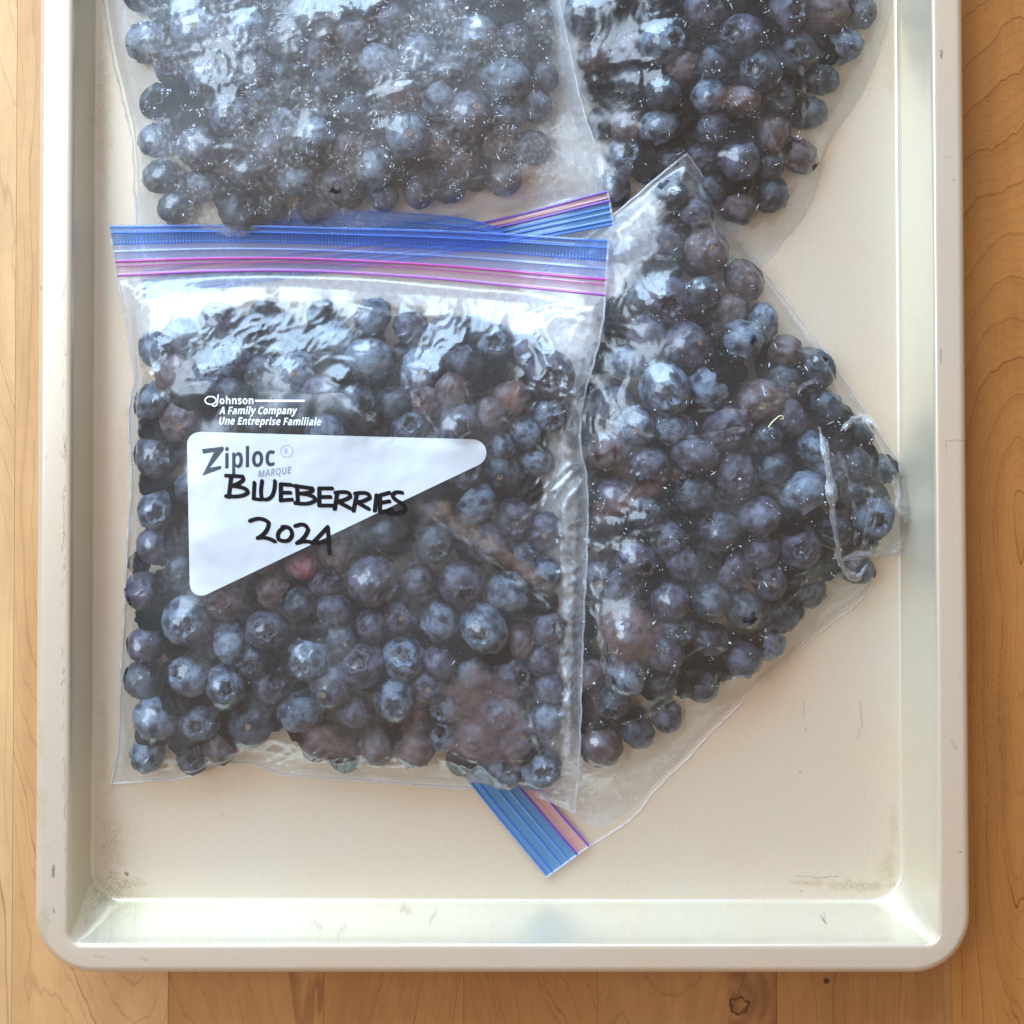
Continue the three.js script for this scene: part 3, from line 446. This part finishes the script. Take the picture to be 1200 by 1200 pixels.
function coons(b, u, v) {
  const t = b.edge.top(u), q = b.edge.bottom(u), l = b.edge.left(v), r = b.edge.right(v), c00 = b.edge.top(0), c10 = b.edge.top(1), c01 = b.edge.bottom(0), c11 = b.edge.bottom(1);
  return [0, 1].map((i) => (1 - v) * t[i] + v * q[i] + (1 - u) * l[i] + u * r[i] - ((1 - u) * (1 - v) * c00[i] + u * (1 - v) * c10[i] + (1 - u) * v * c01[i] + u * v * c11[i]));
}
const bagWords = {
  a: ['freezer bag of blueberries with a white handwritten label and pink zip line', 'uncovered bag in front'], b: ['freezer bag of blueberries lying slanted with its folded corner by the tray wall'],
  c: ['frost-clouded freezer bag of blueberries with its zip tucked under the labelled bag'], d: ['freezer bag of blueberries at the far tray wall, partly under the slanted bag'],
};
for (const [key, b] of Object.entries(bags)) {
  b.root = thing('freezer_bag', bagWords[key][0], 'freezer bag', 'bags of frozen blueberries on the tray');
  const nu = key === 'c' || key === 'd' ? 210 : 230, nv = 240;
  const sheet = (up, flat) => gridGeo(flat ? 40 : nu, flat ? 40 : nv, (u, v) => {
    const [px, py] = coons(b, u, v), rim = Math.min(u, 1 - u, v, 1 - v), base = b.base(px, py) * MM, p = P(px, py, base);
    p.y = flat ? base * 0.55 + 0.0002 : lerp(base, b.H(p.x, p.z), sstep(rim, 0, 0.03)) + up;
    return [p, u, v];
  });
  part('front_film', sheet(0.0002, false), film(1, hazeMap(b, key.charCodeAt(0))), b.root);
  part('back_film', sheet(0, true), backFilm, b.root);
  for (const e of ['left', 'right', ...(key === 'b' ? ['bottom'] : [])]) {
    const pts = Array.from({ length: 70 }, (_, i) => { const [px, py] = b.edge[e](i / 69), p = P(px, py, b.base(px, py) * MM); p.y += 0.0003; return p; });
    for (let i = 0; i < pts.length; i++) { pts[i].y += 0.0004 * (1 + n2(i * 0.35, key.charCodeAt(0))); pts[i].x += 0.0003 * n2(i * 0.5, 9); }
    part('side_seam', tube(pts, 0.0004, 6), seamMat, b.root);
  }
  if (key === 'a') part('bottom_fold', tube(Array.from({ length: 70 }, (_, i) => { const [px, py] = b.edge.bottom(i / 69), p = P(px, py, b.base(px, py) * MM); p.y += 0.0003; return p; }), 0.0004, 6), seamMat, b.root);
}

for (const [pts, wide, high] of [['960 500, 968 535, 974 575, 977 615, 985 654', 11, 2.4], ['985 656, 1008 650, 1040 647, 1062 642, 1077 627', -13, 2.6], ['1046 556, 1056 588, 1064 606, 1077 626', 13, 2.4], ['978 642, 990 668, 1004 676, 1016 662', 10, 2.2], ['985 505, 1008 488, 1034 506', 10, 1.8]]) {   // the turned-up, crumpled corner of the slanted bag
  const c = curve(xy(pts)), b = bags.b;
  part('film_fold', gridGeo(60, 14, (u, v) => {
    const q = c(u), q2 = c(Math.min(1, u + 0.02)), q1 = c(Math.max(0, u - 0.02)), l = Math.hypot(q2[0] - q1[0], q2[1] - q1[1]) || 1, nx = -(q2[1] - q1[1]) / l, ny = (q2[0] - q1[0]) / l;
    const taper = Math.sin(Math.PI * clamp(u, 0.03, 0.97)) ** 0.6, o = wide * taper * (v - 0.5) * (1 + 0.5 * n2(u * 5, wide)), p = onFilm(b, q[0] + nx * o, q[1] + ny * o, 0.0002);
    p.y += high * MM * taper * (1 - Math.abs(2 * v - 1) ** 0.7) * (0.7 + 0.4 * n2(u * 6, v * 2 + wide)) ; return [p, u, v];
  }), foldFilm, b.root);
}
// zips: strips between an outer and an inner line
const blueFilm = phys({ color: rgb(0.30, 0.50, 0.97), transmission: 0.82, thickness: 0, roughness: 0.22, ior: 1.6, side: THREE.DoubleSide });
const lilacFilm = phys({ color: rgb(0.62, 0.70, 0.98), transmission: 0.78, thickness: 0, roughness: 0.2, ior: 1.6, side: THREE.DoubleSide });
const pinkFilm = phys({ color: rgb(0.92, 0.76, 0.86), transmission: 0.74, thickness: 0, roughness: 0.2, ior: 1.6, side: THREE.DoubleSide });
const ridgeBlue = phys({ color: rgb(0.06, 0.17, 0.62), roughness: 0.3, transmission: 0.1, thickness: 0, clearcoat: 0.4 }), ridgeMagenta = phys({ color: rgb(0.68, 0.12, 0.50), roughness: 0.25, transmission: 0.35, thickness: 0, clearcoat: 0.5 }), ridgePurple = phys({ color: rgb(0.42, 0.12, 0.52), roughness: 0.3, clearcoat: 0.5 });
const tick = dataTex(64, 64, (u, v) => { const k = Math.pow(0.5 + 0.5 * Math.cos(u * 6.2832), 2) * sstep(v, 0.25, 0.4) * (1 - sstep(v, 0.85, 0.98)); return [k, k, k]; }, false, true);
const knurl = phys({ color: rgb(0.30, 0.50, 0.97), transmission: 0.82, thickness: 0, roughness: 0.22, ior: 1.6, side: THREE.DoubleSide, bumpMap: tick, bumpScale: 0.0006 });
const salmonFilm = phys({ color: rgb(0.90, 0.60, 0.60), transmission: 0.62, thickness: 0, roughness: 0.2, ior: 1.6, side: THREE.DoubleSide }), skyFilm = phys({ color: rgb(0.22, 0.50, 0.86), transmission: 0.66, thickness: 0, roughness: 0.22, ior: 1.6, side: THREE.DoubleSide }), ridgeViolet = phys({ color: rgb(0.17, 0.07, 0.42), roughness: 0.3, clearcoat: 0.5 });
function zip(b, outer, inner, height, n = 160, s0 = 0, s1 = 1, plain = false) {
  const z = new THREE.Group(); z.name = 'zip'; b.root.add(z);
  const O = curve(xy(outer)), I = curve(xy(inner));
  const at = (s, t, up = 0) => { s = lerp(s0, s1, s); const a = O(s), c = I(s), px = lerp(a[0], c[0], t), py = lerp(a[1], c[1], t), y = height(px, py, s, t) + up; return P(px, py, y); };
  const ridges = [0.03, 0.15, 0.36, 0.52, 0.70, 0.80, 0.96];
  const prof = (t) => ridges.reduce((m, r) => m + 0.0006 * Math.exp(-Math.pow((t - r) / 0.02, 2)), 0);
  const band = (name, t0, t1, m, rep = 1) => part(name, gridGeo(n, 16, (u, v) => { const t = lerp(t0, t1, v); return [at(u, t, prof(t)), u * rep, v]; }), m, z);
  band('blue_band', 0, 0.38, plain ? skyFilm : knurl, 150); band('pale_band', 0.38, 0.68, plain ? skyFilm : lilacFilm); band('pink_track', 0.68, 0.97, plain ? salmonFilm : pinkFilm);
  for (const [t, r, m, name] of [[0.035, 0.00022, ridgeBlue, 'blue_rib'], [0.15, 0.00026, ridgeBlue, 'blue_rib'], [0.36, 0.0002, ridgeBlue, 'blue_rib'], [0.52, 0.00016, ridgeBlue, 'blue_rib'], [0.70, 0.00055, plain ? ridgeViolet : ridgeMagenta, plain ? 'violet_rib' : 'magenta_rib'], [0.79, 0.00022, plain ? salmonFilm : ridgeMagenta, plain ? 'salmon_rib' : 'magenta_rib'], [0.965, 0.0005, plain ? ridgeViolet : ridgePurple, plain ? 'violet_rib' : 'purple_rib']])
    part(name, tube(Array.from({ length: 60 }, (_, i) => at(i / 59, t, 0.0004)), plain && t < 0.6 ? r * 1.5 : r, 6), m, z);
  for (const e of [0, 1]) part('end_weld', tube(Array.from({ length: 12 }, (_, i) => at(e, i / 11, prof(i / 11) + 0.0004)), 0.00045, 6), seamMat, z);
  return z;
}
const wav = (s) => 0.0006 * n2(s * 5, 3);
zip(bags.a, '128 264, 250 263, 380 266, 550 271, 713 281', '138 325, 240 320, 350 319, 480 326, 600 337, 709 348', (px, py, s, t) => lerp(0.0095, 0.0080, t) + 0.004 * Math.sin(Math.PI * s) * (1 - t) + wav(s) + 0.0102 * sstep(px, 600, 690));
{ // the rear lip of the labelled bag's mouth, standing a little beyond the front lip
  const O = curve(xy('262 263, 300 250, 345 245, 440 247, 540 255, 590 268')), I = curve(xy('262 267, 300 276, 345 282, 440 284, 540 288, 590 290'));
  part('rear_lip', gridGeo(120, 12, (u, v) => { const a = O(u), c = I(u); return [P(lerp(a[0], c[0], v), lerp(a[1], c[1], v), 0.0068 + wav(u)), u * 90, v]; }), knurl, bags.a.root);
  for (const t of [0.04, 0.3, 0.55]) part('blue_rib', tube(Array.from({ length: 50 }, (_, i) => { const a = O(i / 49), c = I(i / 49); return P(lerp(a[0], c[0], t), lerp(a[1], c[1], t), 0.0072 + wav(i / 49)); }), 0.00018, 6), ridgeBlue, bags.a.root);
}
zip(bags.b, '371 586, 430 720, 500 850, 553 922, 640 1028', '423 548, 505 700, 600 880, 650 943, 692 990', () => 0.0042, 110, 0.6, 1, true);
zip(bags.c, '168 350, 300 332, 450 310, 580 290, 719 264', '165 318, 240 308, 400 290, 580 257, 712 223', (px) => 0.0042 + 0.008 * sstep(px, 580, 690), 160, 0, 1, true);

// ---------------------------------------------------------------- printing and handwriting on the labelled bag
{
  const b = bags.a, X0 = 212, Y0 = 452, X1 = 582, Y1 = 704, K = 5;
  const sheet = (up, nu = 150, nv = 105) => gridGeo(nu, nv, (u, v) => [onFilm(b, lerp(X0, X1, u), lerp(Y0, Y1, v), up), u, 1 - v]);
  const canvas = (draw) => { const c = document.createElement('canvas'); c.width = (X1 - X0) * K; c.height = (Y1 - Y0) * K; const g = c.getContext('2d'); g.setTransform(K, 0, 0, K, -X0 * K, -Y0 * K); draw(g); const t = new THREE.CanvasTexture(c); t.colorSpace = THREE.SRGBColorSpace; return t; };
  const ink = (draw, rough, cut = 0.5) => std({ map: canvas(draw), alphaTest: cut, roughness: rough, side: THREE.DoubleSide });
  const path = (g) => { g.beginPath(); g.moveTo(236, 506); g.lineTo(553, 514.5); g.bezierCurveTo(572, 515, 576, 538, 560, 545); g.lineTo(243, 696); g.bezierCurveTo(232, 701, 223, 694, 222.5, 684); g.lineTo(219.5, 522); g.bezierCurveTo(219, 512, 226, 506, 236, 506); g.closePath(); };
  part('label_panel', sheet(0.0004), ink((g) => { path(g); g.fillStyle = '#cacdd2'; g.fill(); }, 0.42), b.root);
  part('printed_lettering', sheet(0.00048), ink((g) => {
    g.fillStyle = '#33363f'; g.textBaseline = 'alphabetic';
    const txt = (s, x, y, size, sx, font, rot = 0, sk = 0) => { g.save(); g.translate(x, y); g.rotate(rot); g.transform(sx, 0, sk, 1, 0, 0); g.font = `${font} ${size}px sans-serif`; g.fillText(s, 0, 0); g.restore(); };
    // brand word in a jaunty bold hand
    g.fillStyle = '#3a3d46';
    g.beginPath(); g.moveTo(237, 526); g.lineTo(262, 523); g.lineTo(262.5, 527); g.lineTo(246, 548); g.lineTo(259, 545.5); g.lineTo(259.5, 549); g.lineTo(237, 557.5); g.lineTo(251, 529.5); g.lineTo(238, 531.5); g.closePath(); g.fill();
    txt('iploc', 262, 548.5, 33, 0.80, 'bold', -0.055, -0.06);
    g.strokeStyle = '#a5aab4'; g.lineWidth = 0.8; g.beginPath(); g.arc(336, 528.5, 7, 0, 7); g.stroke(); g.fillStyle = '#9a9faa'; txt('R', 333.2, 531.8, 8, 0.9, 'normal');
    g.fillStyle = '#8d939d'; txt('MARQUE', 302, 559, 11.5, 0.82, 'bold', -0.12, -0.2);
    g.fillStyle = '#f1f4f8';
    g.strokeStyle = '#f1f4f8'; g.lineWidth = 1.6; g.beginPath(); g.ellipse(247, 469, 6.5, 4.6, 0, 0, 7); g.stroke(); g.beginPath(); g.moveTo(256, 462); g.lineTo(255, 472); g.bezierCurveTo(254, 477, 249, 476, 249, 474); g.stroke();
    txt('ohnson', 257, 473, 12.5, 0.92, 'bold'); g.fillRect(299, 468.2, 58, 2.6);
    txt('A Family Company', 257, 485.5, 12.2, 0.83, 'bold', 0, -0.2); txt('Une Entreprise Familiale', 255.5, 497.5, 12.2, 0.83, 'bold', 0.01, -0.2);
  }, 0.5, 0.4), b.root);
  const pen = {
    B: 'M271 558 L268 582 M265 557 L284 558 Q289 563 272 569 Q292 571 290 577 Q284 583 265 581', l: 'M298 565 L297 584 L305 585', U: 'M307 563 Q303 586 311 585 Q322 584 322 563', E: 'M341 568 L329 567 L329 586 L342 585 M329 577 L340 577', B2: 'M348 569 L349 589 M345 569 L366 572 Q368 577 352 578 Q371 580 369 586 Q362 592 346 589', E2: 'M389 572 L374 572 L374 592 L389 592 M374 582 L387 582', R: 'M395 577 L392 596 M393 577 Q412 574 410 582 Q402 587 395 587 L410 595', R2: 'M418 578 L414 598 M416 578 Q434 575 433 583 Q425 588 418 588 L432 596', I: 'M441 580 L439 598', E3: 'M456 577 L445 580 L445 600 L459 597 M445 589 L456 587', S: 'M471 577 Q461 575 460 580 Q460 584 470 589 Q478 594 472 599 Q464 603 455 601',
    t2: 'M293 610 Q306 604 315 612 Q314 624 302 630 Q312 628 322 634', o: 'M335 617 Q322 622 327 632 Q338 637 342 627 Q343 616 331 617', t3: 'M346 616 Q358 611 361 620 Q358 630 348 636 Q357 632 368 636', f: 'M384 617 L366 636 L386 634 M384 617 L386 648',
  };
  part('handwriting', sheet(0.00056), ink((g) => {
    g.strokeStyle = '#0d0e14'; g.lineCap = g.lineJoin = 'round';
    for (const [k, d] of Object.entries(pen)) { g.lineWidth = k === 'U' || k === 'l' ? 4.0 : 4.6; g.stroke(new Path2D(d)); g.lineWidth = 2.8; g.save(); g.translate(1.4, 0.9); g.stroke(new Path2D(d)); g.restore(); }
  }, 0.3), b.root);
}

// ---------------------------------------------------------------- berries: who shows, then the things themselves
{
  const top = new Map(), S = 4;
  for (const [i, o] of [...all].entries()) {
    const R = o.rad / 0.157 / 2;
    for (let y = -R; y <= R; y += S) for (let x = -R; x <= R; x += S) if (x * x + y * y < R * R) {
      const px = o.px + x, py = o.py + y; if (px < 0 || py < 0 || px > 1200 || py > 1200) continue;
      if (o.bag !== 'a' && inside(bags.a.poly, px, py)) continue;
      const key = Math.round(px / S) * 1000 + Math.round(py / S), y0 = o.p.y + Math.sqrt(1 - (x * x + y * y) / (R * R)) * o.rad * MM, t = top.get(key);
      if (!t || t[0] < y0) top.set(key, [y0, i]);
    }
  }
  for (const o of all) o.seen = 0;
  for (const [, i] of top.values()) all[i].seen++;
}
const shown = all.filter((o) => o.seen > 12).sort((p, q) => q.seen - p.seen).slice(0, 300), rest = all.filter((o) => !shown.includes(o));
// where each stands, told from things one can find
const marks = {
  a: [['the tip of the white label', 572, 530], ['the lower corner of the white label', 230, 692], ['the square corner of the white label', 222, 508], ['the handwritten year', 345, 625], ['the end of the pink zip', 700, 345], ['the bag corner with the small pointed ear', 135, 912], ['the blue zip of the slanted bag', 620, 945]],
  b: [['the peaked corner of the slanted bag', 805, 185], ['the curled stem', 908, 492], ['the folded corner of the slanted bag', 1068, 618], ['the tip of the white label', 572, 530], ['the blue zip of the slanted bag', 640, 980], ['the bend in the edge of the labelled bag', 688, 560]],
  c: [['the broad white glare on the frosted bag', 420, 35], ['the blue zip of the labelled bag', 300, 262], ['the orange-scarred berry of the frosted bag', 478, 157], ['the loose end of the frosted zip', 712, 230], ['the slanting flap of the frosted bag', 670, 90]],
  d: [['the peak of the slanted bag', 805, 185], ['the red berry of the far bag', 708, 143], ['the crimped edge of the far bag', 1020, 95], ['the wavy skirt of the far bag', 925, 290]],
};
const ways = ['right of', 'down-right of', 'below', 'down-left of', 'left of', 'up-left of', 'above', 'up-right of'];
const nth = ['nearest', 'second', 'third', 'fourth', 'fifth', 'sixth', 'seventh', 'eighth', 'ninth', 'tenth', 'eleventh', 'twelfth', 'thirteenth', 'fourteenth', 'fifteenth'];
const toneWord = { dusty: 'dusty', dark: 'dark', purple: 'purplish', red: 'red', brown: 'brownish' }, typeWord = { c: 'crown-up', s: 'sideways', t: 'stem-scarred' };
const groups = {};
for (const o of shown) {
  const c = marks[o.bag].map((m) => [Math.hypot(o.px - m[1], o.py - m[2]), m]).sort((p, q) => p[0] - q[0])[0][1], w = Math.round(Math.atan2(o.py - c[2], o.px - c[1]) / (Math.PI / 4) + 8) % 8;
  o.mark = c; o.way = w; (groups[o.bag + c[0] + w] ??= []).push(o);
}
for (const g of Object.values(groups)) { g.sort((p, q) => Math.hypot(p.px - p.mark[1], p.py - p.mark[2]) - Math.hypot(q.px - q.mark[1], q.py - q.mark[2])); g.forEach((o, i) => { const way = ways[o.way]; o.label = `${toneWord[o.tone]} ${typeWord[o.type]} berry, ${nth[i]} ${way} ${o.mark[0]}`; }); }
const groupOf = { a: 'blueberries in the labelled bag', b: 'blueberries in the slanted bag', c: 'blueberries in the frosted bag', d: 'blueberries in the far bag' };
const turnOf = (o, r) => {
  // the pole that should face the viewer, tipped a little
  const tip = o.type === 'c' ? r() * 0.75 : o.type === 't' ? r() * 0.5 : 1.1 + r() * 0.8, az = r() * 6.283;
  const dir = V(Math.sin(tip) * Math.cos(az), Math.cos(tip), Math.sin(tip) * Math.sin(az)); if (o.type === 't') dir.negate();
  return new THREE.Quaternion().setFromUnitVectors(V(0, 1, 0), dir).multiply(new THREE.Quaternion().setFromAxisAngle(V(0, 1, 0), r() * 6.283));
};
const br = rng(909);
const protos = new Map();
for (const o of shown) {
  const si = Math.floor(br() * shapes.length), key = si + o.tone + (o.type === 't'), S = shapes[si];
  let t;
  if (!protos.has(key)) {
    t = new THREE.Group(); part('skin', S.skin, skinMats[o.tone], t); part('crown', S.crown, crownMats[o.tone], t);
    if (o.type === 't') { const sc = part('stem_scar', scarGeo, scarMat, t); sc.position.y = S.bottom - 0.005; sc.rotation.x = Math.PI; sc.scale.setScalar(0.6 + br() * 0.25); }
    protos.set(key, t);
  } else t = protos.get(key).clone();
  t.name = numbered('blueberry'); scene.add(t);
  t.position.copy(o.p); t.quaternion.copy(turnOf(o, br)); t.scale.setScalar(o.rad * MM);
  t.userData = { label: o.label, category: 'blueberry', group: groupOf[o.bag] };
}
{
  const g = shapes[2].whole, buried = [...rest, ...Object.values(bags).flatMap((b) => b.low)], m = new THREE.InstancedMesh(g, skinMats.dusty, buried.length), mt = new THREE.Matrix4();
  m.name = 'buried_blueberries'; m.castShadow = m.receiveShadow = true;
  buried.forEach((o, i) => { const s = o.rad * MM * (o.bag ? 1 : 0.97); m.setMatrixAt(i, mt.compose(o.p, turnOf({ type: o.type ?? 's' }, br), V(s, s, s))); const k = 0.35 + br() * 0.55; m.setColorAt(i, rgb(k, k * 0.95, k)); });  // darkened tint paints the shade of the gaps into these deeper berries
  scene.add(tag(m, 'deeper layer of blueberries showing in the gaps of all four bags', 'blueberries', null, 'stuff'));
}

// ---------------------------------------------------------------- frost, brown film patches and a curled stem
const ice = std({ color: rgb(0.86, 0.90, 0.95), roughness: 0.35 });
const flake = new THREE.OctahedronGeometry(1, 0);
function frost(key, n, size, where, seed) {
  const b = bags[key], r = rng(seed), list = [];
  for (let t = 0; t < n * 30 && list.length < n; t++) {
    const q = b.poly[Math.floor(r() * b.poly.length)], o = b.list[Math.floor(r() * b.list.length)], px = o.px + (r() - 0.5) * 60, py = o.py + (r() - 0.5) * 60;
    if (!inside(b.cont, px, py) || r() > where(px, py) || !q) continue;
    const p = onFilm(b, px, py, -0.00025); list.push([p, size * (0.35 + r() * r() * 1.6)]);
  }
  const m = new THREE.InstancedMesh(flake, ice, list.length), mt = new THREE.Matrix4();
  list.forEach(([p, s], i) => m.setMatrixAt(i, mt.compose(p, new THREE.Quaternion().setFromEuler(new THREE.Euler(r() * 6, r() * 6, r() * 6)), r() < 0.5 ? V(s * (1 + 2 * r()), s * 0.3, s * 0.4) : V(s * (0.4 + r()), s * 0.35, s * (0.4 + r())))));
  m.name = 'frost'; m.castShadow = m.receiveShadow = true; m.userData.kind = 'stuff'; b.root.add(m);
}
const clump = (f, lo, hi) => (x, y) => sstep(fbm2(x * f, y * f, 3), lo, hi);
frost('b', 900, 0.00034, clump(0.03, 0.05, 0.4), 31); frost('c', 5200, 0.00036, clump(0.035, 0.0, 0.4), 32); frost('d', 1300, 0.00034, clump(0.03, 0.05, 0.4), 33); frost('a', 70, 0.0003, (x, y) => (y > 720 || x > 600 ? 1 : 0.1), 34);

function filmPatch(key, pts, colour, seed, strong = 0.5) {                                       // blotchy translucent brown patch just under the film
  const b = bags[key], C = xy(pts), x0 = Math.min(...C.map((q) => q[0])), x1 = Math.max(...C.map((q) => q[0])), y0 = Math.min(...C.map((q) => q[1])), y1 = Math.max(...C.map((q) => q[1]));
  const al = dataTex(96, 96, (u, v) => { const px = lerp(x0, x1, u), py = lerp(y0, y1, v), d = (inside(C, px, py) ? 1 : -1) * segDist(C, px, py, true) + 9 * fbm2(px * 0.03 + seed, py * 0.03, 3), k = sstep(d, 0, 15) * clamp(0.62 + 0.5 * fbm2(px * 0.05, py * 0.05 + seed, 3), 0, 0.85); return [k, k, k]; });
  part('brown_film_patch', gridGeo(40, 40, (u, v) => [onFilm(b, lerp(x0, x1, u), lerp(y0, y1, v), -0.0002), u, v]), phys({ color: rgb(...colour), alphaMap: al, transparent: true, opacity: strong, roughness: 0.5, side: THREE.DoubleSide }), b.root);
}
filmPatch('a', '488 585, 520 582, 560 610, 610 648, 660 690, 660 712, 620 690, 560 648, 510 612, 480 600', [0.36, 0.225, 0.165], 1, 0.6);
filmPatch('a', '512 800, 560 770, 600 790, 625 850, 615 905, 560 900, 515 895, 520 850', [0.290, 0.167, 0.167], 2);
filmPatch('a', '448 900, 470 850, 490 800, 505 790, 500 850, 498 905', [0.319, 0.189, 0.174], 3);
filmPatch('a', '345 848, 385 842, 415 862, 430 895, 390 895, 350 880', [0.377, 0.232, 0.217], 4);
filmPatch('a', '572 455, 612 440, 618 480, 590 485', [0.362, 0.174, 0.116], 5);
filmPatch('b', '690 590, 740 562, 800 545, 800 560, 740 600, 692 625', [0.275, 0.131, 0.109], 6);
filmPatch('b', '690 718, 740 700, 785 730, 770 780, 710 790', [0.246, 0.131, 0.123], 7);
filmPatch('b', '690 800, 715 790, 705 850, 685 880', [0.217, 0.116, 0.087], 8);
filmPatch('d', '818 108, 860 96, 892 110, 888 128, 850 128, 815 122', [0.304, 0.160, 0.131], 9);
filmPatch('d', '896 140, 912 150, 935 195, 925 210, 905 180', [0.290, 0.174, 0.145], 10);
{
  const b = bags.b, m = tag(new THREE.Mesh(tube([[900, 501], [903, 496], [908, 491], [913, 487], [917, 488], [916, 491], [913, 490]].map(([x, y], i) => onFilm(b, x, y, 0.0006 + i * 0.00008)), 0.00028, 6), std({ color: rgb(0.62, 0.55, 0.33), roughness: 0.6 })), 'tiny pale curled stem lying on the slanted bag', 'stem');
  m.name = 'curled_stem'; m.castShadow = m.receiveShadow = true; scene.add(m);
}
renderer.render(scene, camera);
